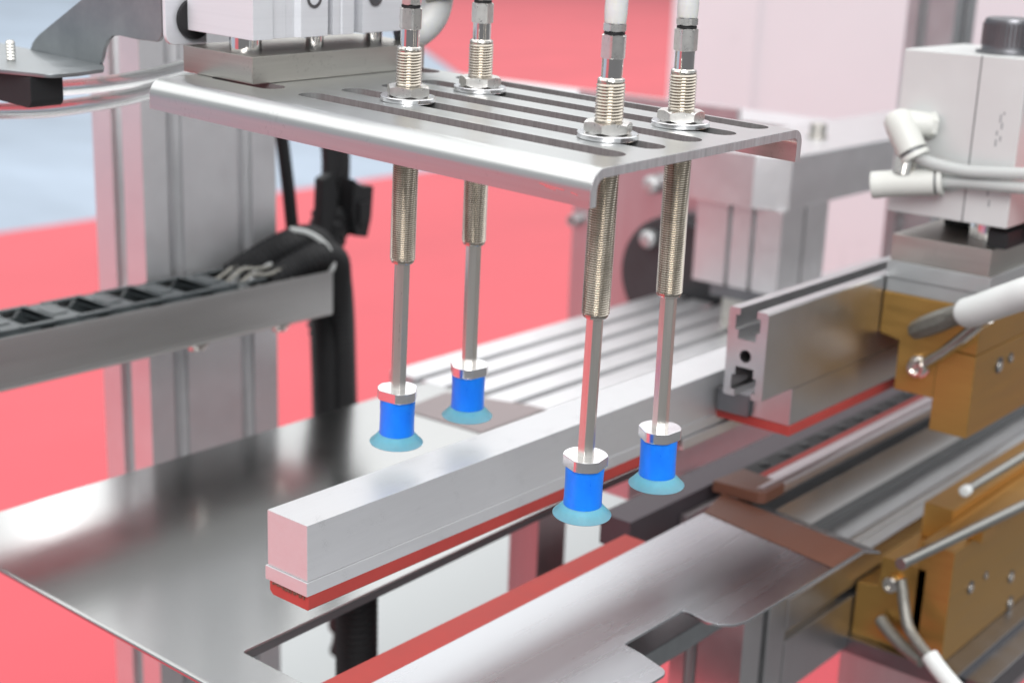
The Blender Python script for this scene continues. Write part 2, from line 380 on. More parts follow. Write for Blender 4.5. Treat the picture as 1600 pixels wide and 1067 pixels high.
for k, (x, dz, lab) in enumerate([(-617, 0, 'thin grey wire lying on the drag chain end, farthest of the loose wires'), (-608, 1, 'thin grey wire lying on the drag chain end, middle of the loose wires'), (-601, -1, 'thin grey wire lying on the drag chain end, nearest the sheet lip')]):
    t = Thing('wire', lab, 'wire')
    t.part('wire', MB().tube(smooth([(x, 484, 979), (x + 1, 490, 982 + dz), (x - 1, 498, 984 + dz), (x + 1, 508, 983 + dz), (x, 522, 984)], 6), 1.2, 8), 'copper'); t.done()
t = Thing('cable_tie', 'white cable tie looped round the corrugated hoses', 'cable tie')
t.part('cable_tie', MB().tube(smooth([(-618, 540, 1000.5), (-609, 546, 999), (-602, 552, 993), (-598, 555, 984), (-598, 553, 977), (-602, 549, 972)], 6), 1.5, 8, flat=0.5), 'sleeve'); t.done()
t = Thing('thin_hose', 'thin black hose hanging beside the aluminium post', 'hose')
t.part('thin_hose', MB().tube(smooth([(-650, 556, 1110), (-650, 560, 1061), (-650, 563, 1042), (-650, 567, 1015), (-650, 571, 987), (-650, 580, 972), (-648, 588, 940)], 6), 4.0, 12), 'black_rubber'); t.done()
t = Thing('cable_loom', 'thick black taped cable loom hanging behind the trough end', 'cable loom')
P = resample(smooth([(-652, 606, 1000), (-650, 598, 976), (-650, 599, 942), (-650, 603, 903), (-650, 607, 867), (-650, 612, 800), (-650, 618, 690)], 8), 3)
t.part('sleeve', MB().tube(P, [12.3 + 1.1 * math.sin(i * 0.55) + random.uniform(-1.3, 1.3) for i in range(len(P))], 20), 'black_rubber')
for a, b in ((-4, 0), (5, 1)):
    t.part('upper_cable', MB().tube(smooth([(-652, 606 + a, 1110), (-652, 604 + a, 1060), (-651, 606 + a, 1030), (-650, 603 + a, 1000), (-650, 599 + a * .5, 970)], 6), 5.6, 12), 'black')
t.part('tie_wrap', MB().tube([(-650 + 13.4 * math.cos(i * PI / 12), 600.5 + 13.4 * math.sin(i * PI / 12), 926) for i in range(25)], 1.2, 6), 'black')
t.done()
t = Thing('plug_connector', 'flat black plug connector on the upper part of the cable loom', 'connector')
t.part('housing', MB().prism([(604, 1021), (611, 1016), (621, 1015), (619.5, 996), (616, 983), (606, 985), (603, 1000)], 'x', -644, -632), 'black', bevel=1)
t.part('latch', MB().box(-632, -629.5, 607, 616, 992, 1006), 'black', bevel=0.6)
t.done()
t = Thing('wire_clip', 'dark clip with wires on the left of the cable loom', 'clip')
t.part('wire_clip', MB().prism([(584, 1022), (592, 1025), (597, 1012), (594, 998), (589, 984), (582, 990), (583, 1003)], 'x', -646, -638), 'black_rubber', bevel=1); t.done()

# ================================================================== gripper head (own frame)
t = Thing('gripper_plate', 'slotted stainless gripper plate with folded front and back edges', 'plate', frame='g')
X0, X1 = -174.0, 28.2; T = 2.9; R = 6.2
slots = [stadium(-118.5, 21.0, y, 9.8) for y in (-20.4, 0, 20.2, 40.4, 60.6)]
back = [stadium(-196 + 30, -130.5, y, 10.2) for y in (-20.4, 60.6)]
y0, y1 = -44.9 + R, 72.0 - 5.2
fl = MB(); n = 0
outer = [(X0, y0), (X1, y0), (X1, y1), (X0, y1)]
loops = [outer] + slots + back
flat = [p for l in loops for p in l]; n = len(flat)
tri = tessellate_polygon([[Vector((p[0], p[1], 0)) for p in l] for l in loops])
vs = [(p[0], p[1], 0) for p in flat] + [(p[0], p[1], -T) for p in flat]; fs = []
for q in tri: fs.append(tuple(q)); fs.append(tuple(i + n for i in reversed(q)))
k = 4; sw = []
for l in loops[1:]:
    m = len(l)
    for i in range(m): sw.append((k + i, k + (i + 1) % m, k + (i + 1) % m + n, k + i + n))
    k += m
fl.add(vs, fs); walls = MB().add(vs, sw)
def fold(mb, yb, r, sgn, zend, ends=True):
    o = [(yb + sgn * r * math.sin(a), -r + r * math.cos(a)) for a in [PI / 2 * i / 10 for i in range(11)]] + [(yb + sgn * r, zend)]
    i_ = [(yb + sgn * (r - T) * math.sin(a), -r + (r - T) * math.cos(a)) for a in [PI / 2 * i / 10 for i in range(11)]] + [(yb + sgn * (r - T), zend)]
    m = len(o); vs = []
    for x in (X0, X1): vs += [(x, *p) for p in o] + [(x, *p) for p in i_]
    fs = []
    for i in range(m - 1):
        fs.append((i, i + 1, i + 1 + 2 * m, i + 2 * m)); fs.append((m + i, m + i + 1, 3 * m + i + 1, 3 * m + i))
    fs.append((m - 1, 2 * m - 1, 4 * m - 1, 3 * m - 1))
    mb.add(vs, fs)
    return o, i_
of, if_ = fold(fl, y0, R, -1, -10.9); ob, ib = fold(fl, y1, 5.2, 1, -11.2)
t.part('sheet', fl, 'plate'); t.part('slot_edge', walls, 'laser_cut')
# sheared end faces (their own rough finish)
for nm, xx in (('end_edge', X1), ('far_end_edge', X0)):
    e = MB(); poly = list(reversed(of)) + ob + list(reversed(ib)) + if_
    e.prism(poly, 'x', xx - 0.02 if xx > 0 else xx - 0.25, xx + 0.25 if xx > 0 else xx + 0.02); t.part(nm, e, 'cut', bevel=0.12)
sc = MB()
for x0_, x1_, z_ in ((10, 19, -6.6), (21.5, 24, -7.2), (12, 16, -7.1)): sc.prism([(x0_, z_), (x1_, z_ - .5), (x1_, z_ - .8), (x0_, z_ - .35)], 'y', -44.96, -44.6)
t.part('red_scuff', sc, 'redpaint')
t.done(org=(-73, 13, 0))

t = Thing('adapter_block', 'dark ground steel block standing on the slotted gripper plate', 'block', frame='g')
t.part('adapter_block', MB().box(-182, -142, -23.6, 65.4, 0.15, 10.0), 'steel', bevel=0.35); t.done()

t = Thing('guided_cylinder', 'silver pneumatic cylinder with grooved face above the steel block', 'cylinder', frame='g')
sec = [(-142.5, -22.7), (-142.5, -13.5), (-143.9, -13), (-143.9, -6.2), (-144.2, -6), (-144.2, -1.8), (-142.2, -0.4), (-142.2, 13), (-147, 13), (-147, 15.7), (-142.4, 15.7), (-142.4, 19), (-142.9, 19.2), (-142.9, 20.2), (-142.4, 20.4), (-142.4, 26.5), (-147, 26.5), (-147, 31), (-142.4, 31), (-142.4, 61), (-180.0, 61), (-180.0, -22.7)]
b_ = t.part('body', MB().prism(sec, 'z', 15.6, 78), 'cyl', bevel=0.5)
t.part('guide_rod', MB().cyl((-159.5, -12.2, 10.02), (-159.5, -12.2, 15.7), 6.0), 'chrome')
t.part('guide_rod', MB().cyl((-157, 19.2, 10.02), (-157, 19.2, 15.7), 3.8), 'chrome')
t.part('guide_rod', MB().cyl((-158, 51.8, 10.02), (-158, 51.8, 15.7), 3.8), 'chrome')
for y, z in ((6, 29.6), (37.5, 29.2)):
    t.part('port', MB().lathe([(3.4, -142.3), (3.6, -141.9), (2.5, -141.8), (2.3, -143.4)], (y, z), 20, axis='x', cap=True), 'dark_steel')
t.done()
t = Thing('rubber_bumper', 'black rubber disc peeping out behind the left edge of the silver cylinder', 'bumper', frame='g')
t.part('bumper', MB().lathe([(6.6, -182.2), (7.5, -181.9), (7.5, -180.4), (6.6, -180.1)], (-18.9, 19.3), 30, axis='x'), 'black_rubber'); t.done()

t = Thing('gusset_bracket', 'galvanised sheet gusset bracket left of the silver cylinder', 'bracket', frame='g')
g = [(-206, 70), (-206, 39.0), (-236, 21.8), (-266.4, 5.6), (-269.5, 3.6), (-272.5, 1.2), (-274.5, -1.8), (-225.5, -2.0)] + [(-223.6, 0.8), (-222.3, 4.4)] + [(-220, 7.6), (-216.6, 9.8), (-212, 10.6), (-200, 10.3), (-194, 10.6)] + arc(-189.5, 15.2, 4.6, -80, 0, 4) + [(-184.3, 70)]
t.part('gusset', MB().prism(g, 'y', -30.9, -29.3, holes=[circ(-205.4, 29.5, 3.0, 16)]), 'galv', bevel=0.3, label='grey gusset plate')
f_ = [(-274.5, -29.4), (-225.5, -29.4), (-221.5, -31.5), (-214, -37), (-210.5, -50), (-210.5, -58)] + arc(-216.5, -58, 6, 0, -80, 5) + [(-232, -71), (-340, -71), (-340, -29.4)]
t.part('flange', MB().prism(f_, 'z', -3.4, -1.85), 'galv', bevel=0.3)
t.part('mounting_tab', MB().prism([(-31, 70), (-31, 14)] + arc(-27, 14, 4, 180, 270, 4) + [(-12, 10), (-12, 70)], 'x', -184.2, -182.3), 'cyl', bevel=0.5)
t.part('gusset_screw', MB().lathe([(2.6, -33.4), (2.8, -33), (2.8, -31.0)], (-205.4, 29.5), 18, axis='y'), 'nickel')
t.done()
t = Thing('stud_bolt', 'threaded stud standing on the bracket flange at the left edge', 'bolt', frame='g')
pr = []
for i in range(13): pr += [(1.85 if i % 2 else 1.55, -1.8 + i * 0.6)]
t.part('stud_bolt', MB().lathe(pr + [(1.3, 5.9)], (-250.5, -54), 18), 'nickel'); t.done()
t = Thing('sensor_block', 'black plastic block fixed under the bracket flange', 'block', frame='g')
t.part('sensor_block', MB().prism([(-300, -3.6), (-300, -16), (-262, -16), (-250, -15)] + arc(-221.5, -12.2, 3.2, -90, 0, 4) + [(-218.3, -3.6)], 'y', -66, -52), 'black', bevel=0.5); t.done()
t = Thing('tube_fitting', 'white push-in fitting on the black block at the left edge', 'fitting', frame='g')
t.part('tube_fitting', MB().lathe([(2.6, -72), (4.0, -71.2), (4.4, -69), (4.4, -66.1)], (-262, -9.5), 18, axis='y'), 'white'); t.done()

# clear tubes crossing behind the gripper plate
for lab, pts in (('clear air tube running behind the plate corner, lower of two', [(-590, 290, 1088), (-568, 309.2, 1088.7), (-551.8, 323.1, 1090), (-537.6, 335.4, 1091.2), (-523.8, 348, 1094.2), (-512.1, 358.9, 1097.6), (-502.7, 368.3, 1101.6), (-491.8, 380, 1106), (-482, 394, 1108)]),
                 ('clear air tube running behind the plate corner, upper of two', [(-590, 306, 1097), (-571.1, 323.2, 1097.2), (-550.4, 340.9, 1098.4), (-534.1, 355.2, 1100.5), (-522.1, 366.2, 1103.2), (-512.3, 375.5, 1106.3), (-500.7, 386.9, 1111), (-490, 398, 1113)])):
    t = Thing('air_tube', lab, 'tube', 'clear air tubes')
    mb = MB(); Q = smooth(pts, 5); mb.tube(Q, 3.3, 16, cap=False); mb.tube(list(reversed(Q)), 2.1, 16, cap=False)
    t.part('air_tube', mb, 'tube'); t.done()
# white fittings behind the cylinder
t = Thing('elbow_fitting', 'pale translucent elbow fitting behind the silver cylinder', 'fitting', frame='g')
t.part('elbow', MB().tube(smooth([(-150, 62, 13), (-150, 70, 14), (-148, 76, 20), (-147, 78, 30), (-147, 78, 44)], 5), 6.5, 16), 'hose')
t.part('nut', MB().cyl((-147, 70, 29.5), (-132, 80, 33), 4.2, 4.2, 6), 'copper')
t.part('sleeve', MB().cyl((-133, 80, 33), (-120, 90, 36), 4.6, 4.0, 18), 'white')
t.done()

# ---------------------------------------------------------------- suction rods
def thread(r, z0, z1, p, n=26, depth=0.42):
    mb = MB(); turns = int((z1 - z0) / p) + 1; vs = []; fs = []; N = turns * n
    for i in range(N + 1):
        a = 2 * PI * i / n; z = z0 + (z1 - z0) * i / N
        ta = min(1, i / n, (N - i) / n)
        rc = r - depth * (1 - ta)
        vs.append((rc * math.cos(a), rc * math.sin(a), z)); vs.append(((r - depth) * math.cos(a), (r - depth) * math.sin(a), z + p * 0.5))
    for i in range(N):
        fs.append((2 * i, 2 * i + 2, 2 * i + 3, 2 * i + 1))
        if i + n + 1 <= N: fs.append((2 * i + 1, 2 * i + 3, 2 * (i + n) + 2, 2 * (i + n)))
    mb.add(vs, fs)
    mb.lathe([(r - depth - 0.3, z0 + 0.3), (r - depth - 0.02, z0 - 0.2), (r - depth - 0.02, z1 + 0.3), (r - depth - .3, z1 + .6)], (0, 0), n)
    return mb
def hexa(r, rot=0): return [(r * math.cos(PI / 3 * i + rot), r * math.sin(PI / 3 * i + rot)) for i in range(6)]
def hexnut(r, z0, z1, rot, cham=0.9):
    """hex prism whose corners are turned down by a cone, as on a real nut"""
    mb = MB(); n = 48; ri = r * math.cos(PI / 6); vs = []; fs = []
    rows = [0, .12, .5, .88, 1]
    def rad(a): 
        b = (a - rot) % (PI / 3) - PI / 6
        return ri / math.cos(b)
    zs = []
    for k in range(n):
        a = 2 * PI * k / n; rr = rad(a); c = (rr - ri) / (r - ri) * cham * .75
        vs += [(0.96 * ri * math.cos(a), 0.96 * ri * math.sin(a), z0), (rr * math.cos(a), rr * math.sin(a), z0 + c), (rr * math.cos(a), rr * math.sin(a), z1 - c), (0.96 * ri * math.cos(a), 0.96 * ri * math.sin(a), z1)]
    for k in range(n):
        a = 4 * k; b = 4 * ((k + 1) % n)
        for j in range(3): fs.append((a + j, b + j, b + j + 1, a + j + 1))
    fs.append(tuple(range(0, 4 * n, 4))); fs.append(tuple(range(4 * n - 1, 0, -4)))
    mb.add(vs, fs); return mb
rod = Thing('suction_rod', 'x', 'suction rod', 'spring suction rods through the slotted plate', frame='g')
rod.part('threaded_sleeve', thread(4.65, -57.6, 1.8, 0.8), 'thread', ang=25)
rod.part('upper_thread', thread(4.6, 5.0, 17.6, 1.0), 'thread', ang=25)
rod.part('thread_shoulder', MB().lathe([(3.4, -58.6), (3.9, -58.3), (4.1, -57.4)], (0, 0), 28), 'nickel')
rod.part('thread_cap', MB().lathe([(4.2, 17.7), (4.3, 18.0), (4.1, 18.5), (3.5, 18.8), (3.2, 18.8)], (0, 0), 28), 'nickel')
rod.part('washer', MB().lathe([(5.0, 0.1), (9.5, 0.1), (9.7, 0.3), (9.7, 1.6), (9.5, 1.8), (5.0, 1.8)], (0, 0), 48), 'collar', ang=40)
nut_i = rod.part('lock_nut', hexnut(7.9, 1.8, 5.4, 0.25), 'satin_nickel', ang=24)
rod.part('lower_nut', hexnut(7.6, -5.6, -2.0, 0.6), 'nickel', ang=24)
rod.part('plain_tube', MB().lathe([(3.3, 18.2), (3.3, 25)], (0, 0), 32), 'chrome')
rod.part('hex_adapter', hexnut(4.05, 24.6, 31.8, 0.35, 0.5), 'satin_nickel', ang=24)
rod.part('seal_ring', MB().lathe([(2.6, 31.85), (3.3, 31.95), (3.3, 32.55), (2.6, 32.65)], (0, 0), 28), 'black_rubber')
rod.part('hose_barb', hexnut(3.6, 32.75, 35.15, 0.1, 0.4), 'satin_nickel', ang=24)
rod.part('hose', MB().tube([(0, 0, 35.2), (0, 0, 38), (0.1, 0, 44), (0.3, 0.1, 52), (0.7, 0.2, 64), (1.2, 0.4, 80)], [3.3, 3.5, 3.5, 3.45, 3.4, 3.4], 24), 'hose')
rod.part('hex_rod', MB().prism(hexa(2.95, 0.32), 'z', -106.9, -57.5), 'hexrod', bevel=0.12)
a0 = math.degrees(math.acos(6.3 / 7.6))
flatc = [p for k in range(3) for p in arc(0, 0, 7.6, 33 + 120 * k + 27, 33 + 120 * k + 93, 9)]
rod.part('collar', MB().prism(flatc, 'z', -110.5, -106.7), 'collar', bevel=0.25, ang=25)
ci = rod.part('cup_body', MB().lathe([(6.3, -110.4), (6.6, -110.9), (6.55, -113), (6.45, -116), (6.45, -119), (6.5, -122.5), (6.6, -124.4), (6.5, -125.4), (6.2, -125.9)], (0, 0), 44), 'blue', ang=60)
rod.part('cup_lip', MB().lathe([(6.0, -124.4), (6.62, -124.5), (7.0, -124.9), (7.7, -125.7), (8.6, -126.7), (9.5, -127.6), (10.05, -128.1), (10.0, -128.3), (9.5, -127.95), (8.6, -127.1), (7.4, -126.2), (6.0, -126.0)], (0, 0), 52), 'lip', of=ci, ang=60)
r3 = rod.done(org=(0, 0, 0))
base = r3.matrix_world.copy()
labs = ['front right suction rod, its blue cup in front of the silver bar', 'front left suction rod, its blue cup over the left tray beside the bar end',
        'rear left suction rod, its blue cup over the left tape patch', 'rear right suction rod, its blue cup over the dark gap right of the bar']
spots = [(0, 0, 0, -23), (-86.4, -0.6, -0.75, 7), (-88.5, 39.3, 0.1, -43), (0.7, 39.3, 1.15, -38)]
for i, (x, y, lean, spin) in enumerate(spots):
    o = r3 if i == 0 else copy_tree(r3)
    o['label'] = labs[i]
    o.matrix_world = Matrix.Translation((GP + GM @ Vector((x, y, 0))) * S) @ GM.to_4x4() @ Matrix.Rotation(math.radians(lean if lean else -0.0) * -1, 4, 'Y') @ Matrix.Rotation(math.radians(spin), 4, 'Z')

# ================================================================== sealing bar and trays
t = Thing('sealing_bar', 'long square silver aluminium sealing bar with red silicone underside', 'bar')
t.part('bar', MB().box(-360, -339.3, 303.1, 640, 952.6, 973.5), 'alubar', bevel=0.3)
t.part('backing_strip', MB().box(-360.6, -338.8, 302.4, 640, 947.3, 952.55), 'alubar', bevel=0.25)
t.part('silicone_strip', MB().prism([(-359.2, 947.25), (-359.2, 943.2), (-357.5, 941.8), (-339.4, 941.8), (-338.9, 942.3), (-338.9, 947.25)], 'y', 303.2, 531), 'red', bevel=0.2)
t.part('end_rail', MB().box(-360, -337.6, 533, 640, 941.6, 946.8), 'alu', bevel=0.3)
gl = MB()
for i in range(16):
    x = -357 + i * 1.05 + random.uniform(-.3, .3); gl.cyl((x, 302.9, 946.9 + random.uniform(-.2, .2)), (x + .5, 302.7, 946.2 + random.uniform(-.5, .3)), 0.45, 0.2, 6)
t.part('glue_bead', gl, 'tape')
t.done()

def tray_hem(mb): return mb
# left tray with its rectangular opening edge
t = Thing('sheet_tray', 'large mirror-polished stainless tray under the bar, left of the gap', 'tray')
poly = [(-573, 291.5), (-340, 291.5), (-340, 314.6), (-388.2, 314.6), (-389.2, 315.6), (-396.5, 520), (-396.5, 610), (-573, 610)]
t.part('sheet', MB().prism(poly, 'z', 901.9, 903.3), 'tray', bevel=0.25)
t.part('opening_hem', MB().prism([(-389.0, 316.5), (-396.3, 520), (-396.3, 610), (-397.6, 610), (-397.6, 520), (-390.3, 316.5)], 'z', 898.8, 901.8), 'slot')  # real hem; the darkness it reflects is put into its colour
t.part('front_hem', MB().cyl((-573, 291.4, 902.0), (-340, 291.4, 902.0), 1.3, n=14), 'tray')
t.done()
t = Thing('sheet_tray', 'satin stainless tray with a notched front edge, right of the red strip', 'tray')
poly = [(-336.8, 290), (-262, 290), (-262.4, 400)] + arc(-267.5, 411.5, 5.2, -10, 80, 5) + [(-278, 420.0), (-287.7, 421.7), (-287.2, 462.0), (-283.5, 462.4), (-274.5, 460.6), (-269.5, 462.3), (-265.2, 466.5), (-263.2, 472), (-261.6, 571.5), (-345.0, 584.0), (-338.5, 557)]
t.part('sheet', MB().prism(poly, 'z', 902.0, 903.3), 'tray2', bevel=0.22)
fl = MB(); q = [(-345, 583.8), (-261.6, 571.3), (-260.5, 589), (-344, 601.5)]
fl.add([(*q[0], 903.3), (*q[1], 903.3), (*q[2], 897.2), (*q[3], 897.2), (*q[0], 902.0), (*q[1], 902.0), (*q[2], 896.0), (*q[3], 896.0)], [(0, 1, 2, 3), (7, 6, 5, 4), (0, 4, 5, 1), (1, 5, 6, 2), (2, 6, 7, 3), (3, 7, 4, 0)])
t.part('rear_flange', fl, 'tray2', bevel=0.2)
t.part('tape_strip', MB().prism([(-338.3, 556.8), (-262.2, 544.2), (-261.8, 571.3), (-344.6, 583.7)], 'z', 903.32, 903.6), 'tape')
t.done()
t = Thing('tape_patch', 'brown tape patch, pale reflection painted in, bridging the left tray and the grooved table', 'tape')
t.part('tape_patch', MB().prism([(-547, 561), (-488.5, 564), (-489, 622), (-500, 621), (-551, 603.5)], 'z', 903.45, 903.75), 'paled_tape'); t.done()
t = Thing('tape_patch', 'thick brown tape wrapped over the end of the lower jaw rail', 'tape')
t.part('tape_patch', MB().prism([(-350.5, 583), (-325, 585), (-322.5, 588), (-322.5, 606.5), (-348.5, 609)], 'z', 903.2, 909.4), 'tape', bevel=0.8); t.done()

# lower red sealing strip and its carrier
t = Thing('lower_sealing_strip', 'long red silicone strip lying in the gap between the two trays', 'strip')
t.part('strip', MB().box(-354, -337.2, 290, 514, 896.5, 900.5), 'red', bevel=0.25)
t.part('carrier', MB().box(-353, -338.2, 290, 512, 872, 896.4), 'alu', bevel=0.3)
t.done()

# grooved extrusion table
sec = [(-606, 870), (-420, 870), (-420, 903)]
for c in (-438, -462, -486, -510, -534, -558, -582):
    sec += [(c + 3.2, 903), (c + 3.2, 900.4), (c + 6, 900.4), (c + 6, 896), (c - 6, 896), (c - 6, 900.4), (c - 3.2, 900.4), (c - 3.2, 903)]
sec += [(-606, 903)]
t = Thing('grooved_table', 'silver grooved aluminium profile table running back behind the bar', 'table')
t.part('front_section', MB().prism(sec, 'y', 611, 912), 'alu', bevel=0.5)
t.part('rear_section', MB().prism([(max(x, -552), z) for x, z in sec[:3 + 8 * 5]] + [(-552, 903)], 'y', 912.05, 1500), 'alu', bevel=0.5)
t.done()
# side rail just left of the bar
t = Thing('side_rail', 'flat pale aluminium rail between the grooved table and the sealing bar', 'rail')
t.part('side_rail', MB().box(-419.4, -398, 611.5, 1500, 880, 905), 'alu', bevel=0.5); t.done()

# ================================================================== second jaw on profile
t = Thing('jaw_profile', 'H shaped aluminium profile with open end face and round bore', 'profile')
xa, xb, za, zb = -319.9, -300.0, 973.4, 1014.0
cx = (xa + xb) / 2
def notch_top(zt, s):   # T notch; s=+1 top, -1 bottom
    return [(cx - 4.3, zt), (cx - 4.3, zt - s * 3.2), (cx - 6.3, zt - s * 3.2), (cx - 6.3, zt - s * 10), (cx - 4.6, zt - s * 10), (cx - 4.6, zt - s * 14), (cx + 4.6, zt - s * 14), (cx + 4.6, zt - s * 10), (cx + 6.3, zt - s * 10), (cx + 6.3, zt - s * 3.2), (cx + 4.3, zt - s * 3.2), (cx + 4.3, zt)]
outl = [(xa + .8, za), (xa, za + .8), (xa, zb - .8), (xa + .8, zb)] + notch_top(zb, 1) + [(xb - .8, zb), (xb, zb - .8), (xb, za + .8), (xb - .8, za)] + list(reversed(notch_top(za, -1)))
t.part('profile', MB().prism(outl, 'y', 535, 1200, holes=[circ(cx, (za + zb) / 2 - 1, 2.9, 22)]), 'alu_dark', ang=40); t.done()
t = Thing('jaw_bar', 'square aluminium jaw bar under the H profile', 'bar')
t.part('bar', MB().box(-320.6, -300.4, 563.2, 1200, 955.4, 973.3), 'alu_dark', bevel=0.3)
t.part('spacer', MB().box(-338, -320.8, 560, 1200, 955.4, 966), 'dark_steel', bevel=0.3)
t.part('silicone_pad', MB().box(-340.2, -299.6, 562.4, 1200, 950.9, 955.35), 'red', bevel=0.3)
t.done()
# lower jaw of the second sealer
t = Thing('lower_jaw', 'lower jaw rail with black mesh band and red strip beside a broad aluminium face', 'jaw')
t.part('rail', MB().prism(arc(-327.5, 906.5, 3.5, 170, 0, 6) + [(-324, 903.2), (-337, 903.2), (-337, 907), (-331, 907)], 'y', 590, 1200), 'mauve', bevel=0.3)
t.part('groove', MB().box(-340, -331, 591, 1200, 896.2, 903.1), 'slot')  # recessed groove, its shade put into the dark colour
t.part('face_plate', MB().box(-345, -323.5, 590, 1200, 876, 896), 'alu_dark', bevel=0.6)
t.part('painted_gap_shade', MB().box(-340, -326, 591, 1200, 868.6, 875.9), 'slot')  # dark box standing in for shade between face plate and ledge
t.part('ledge', MB().box(-345, -308, 600, 1200, 862, 868.5), 'alu_dark', bevel=0.6)
t.part('mesh_band', MB().box(-352, -341, 586, 1200, 904.6, 907.0), 'black_rubber', bevel=0.4)
for i in range(15):
    t.part('mesh_knot', MB().lathe([(0.2, 0), (2.6, 0.3), (3.2, 1.0), (2.2, 1.7), (0.2, 2.0)], (0, 0), 10) if i == 0 else kn, 'dark_pulley', at=(-346.5, 606 + i * 21, 906.6))
    if i == 0: kn = t.parts[-1]['mb']
t.part('red_strip', MB().box(-340.8, -337.4, 586, 1200, 903.2, 907.4), 'red', bevel=0.3)
t.done()
t = Thing('inner_rail', 'dark double rail running under the second jaw', 'rail')
t.part('web', MB().box(-376, -358, 524, 1200, 886, 902), 'dark_mauve', bevel=0.6)
t.part('lower_flange', MB().box(-357.5, -353.5, 566, 1200, 878, 894), 'mauve', bevel=0.4)
t.done()

# ================================================================== gold jaw head, upper
def screw_head(t, c, axis, r, h, sgn=-1, mat_='nickel', socket=True):
    a = {'x': 0, 'y': 1, 'z': 2}[axis]; o = [c[i] for i in range(3) if i != a]; b = c[a]
    pr = [(r * .92, b), (r, b + sgn * .2 * h), (r, b + sgn * .8 * h), (r * .88, b + sgn * h), (r * .55, b + sgn * h), (r * .5, b + sgn * h * .45), (0.01, b + sgn * h * .4)]
    return t.part('screw', MB().lathe(pr, o, 22, axis=axis), mat_)
t = Thing('gold_clamp', 'upper gold block with grey clamp plates on the H profile', 'clamp')
t.part('clamp_plate', MB().box(-299.8, -247, 646, 720, 1013.6, 1022.0), 'grey_block', bevel=0.5)
t.part('clamp_base', MB().box(-299.5, -248.4, 647.2, 720, 1006.2, 1013.5), 'grey_block', bevel=0.4)
t.part('steel_plate', MB().box(-298.6, -248.6, 646.6, 716, 1022.1, 1035.0), 'steel', bevel=0.4)
t.part('gold_block', MB().prism([(-299.6, 1006.1), (-299.6, 985), (-288.9, 983), (-288.9, 957.8), (-268.4, 957.8), (-268.4, 983.6), (-249.3, 983.6), (-249.3, 1006.1)], 'y', 646, 760), 'gold', bevel=0.5)
t.part('gold_cheek', MB().prism([(645.4, 983.3), (645.4, 941.9), (740, 941.9), (760, 952), (760, 983.3)], 'x', -268.2, -249.0), 'gold', bevel=0.5, label='lower gold cheek with screw holes')
for y, z, r in ((676, 973, 3.4), (690, 974, 2.2)):
    t.part('screw_hole', MB().lathe([(r * 1.25, -248.9), (r * 1.25, -248.6), (r * .95, -248.5), (r * .8, -249.0)], (y, z), 20, axis='x'), 'dark_steel')
    t.part('hole_screw', MB().lathe([(r * .8, -248.95), (r * .75, -248.3), (r * .3, -248.2)], (y + 1, z - 1), 16, axis='x'), 'nickel')
t.done()
t = Thing('ring_terminal', 'steel ring terminal and lead screwed to the upper gold block', 'terminal')
t.part('ring', MB().lathe([(3.0, 645.8), (5.6, 645.8), (5.8, 645.0), (5.6, 644.4), (3.0, 644.4)], (-276.5, 972.5), 24, axis='y'), 'nickel')
t.part('lead', MB().tube(smooth([(-273, 644.6, 974.5), (-270.5, 642, 977.5), (-262, 637, 984.5), (-252, 630, 994), (-242, 624, 1004.5), (-236, 620, 1010)], 6), [2.4, 3.2] + [3.0] * 29, 14), 'nickel')
screw_head(t, (-277, 644.3, 972), 'y', 4.6, 3.4)
t.done()
t = Thing('heater_lug', 'grey crimped cable lug entering the white sleeve at the upper gold block', 'lug')
P = [(-281, 642, 989.5), (-278.5, 640.5, 991.2), (-272, 636, 995.4), (-262, 629.5, 1001.5), (-256, 626, 1005.2), (-252, 623.5, 1007.6), (-245, 619, 1011)]
t.part('lug', MB().tube(P, [2.2, 4.6, 5.3, 5.3, 5.0, 4.4, 4.4], 8, phase=.4), 'copper')
t.part('braid', MB().tube([(-254.5, 625, 1006), (-243, 617.5, 1012.4)], 5.0, 14), 'copper')
t.done()
t = Thing('cable_sleeve', 'thick white insulated cable leaving the upper gold block to the right', 'cable')
t.part('cable_sleeve', MB().tube(smooth([(-247, 620, 1009.6), (-238, 614, 1014.5), (-222, 605, 1024), (-205, 596, 1033), (-180, 590, 1040)], 6), [6.2] + [7.0] * 24, 22), 'sleeve'); t.done()

# actuator above
t = Thing('square_actuator', 'square silver pneumatic actuator with black cap above the gold block', 'actuator')
t.part('body', MB().box(-302.6, -242.9, 646, 712, 1045.9, 1123.4), 'actuator', bevel=0.9)
t.part('seam', MB().box(-264.75, -264.2, 645.86, 646.4, 1046.4, 1123.0), 'slot')
t.part('cap_knob', MB().lathe([(14.6, 1123.45), (14.6, 1124.6), (12.4, 1124.8), (12.1, 1126), (12.2, 1137.5), (11.6, 1139.2), (10.4, 1139.8), (9.6, 1139.0), (0.01, 1138.8)], (-261, 667), 44), 'dark_steel', label='black knurled cap')
kn = MB()
for i in range(40):
    a = 2 * PI * i / 40; kn.box(-0.35 + -261 + 12.2 * math.cos(a), .35 - 261 + 12.2 * math.cos(a), 667 + 12.2 * math.sin(a) - .35, 667 + 12.2 * math.sin(a) + .35, 1127, 1137)
t.part('knurling', kn, 'dark_steel')
t.part('piston_rod', MB().cyl((-262, 674, 1035.1), (-262, 674, 1046.0), 9.0, n=36), 'chrome')
t.part('guide_foot', MB().box(-254, -244, 652, 700, 1035.1, 1043), 'black', bevel=0.5)
t.part('rear_foot', MB().box(-292, -274, 690, 708, 1035.1, 1045.8), 'black', bevel=0.5)
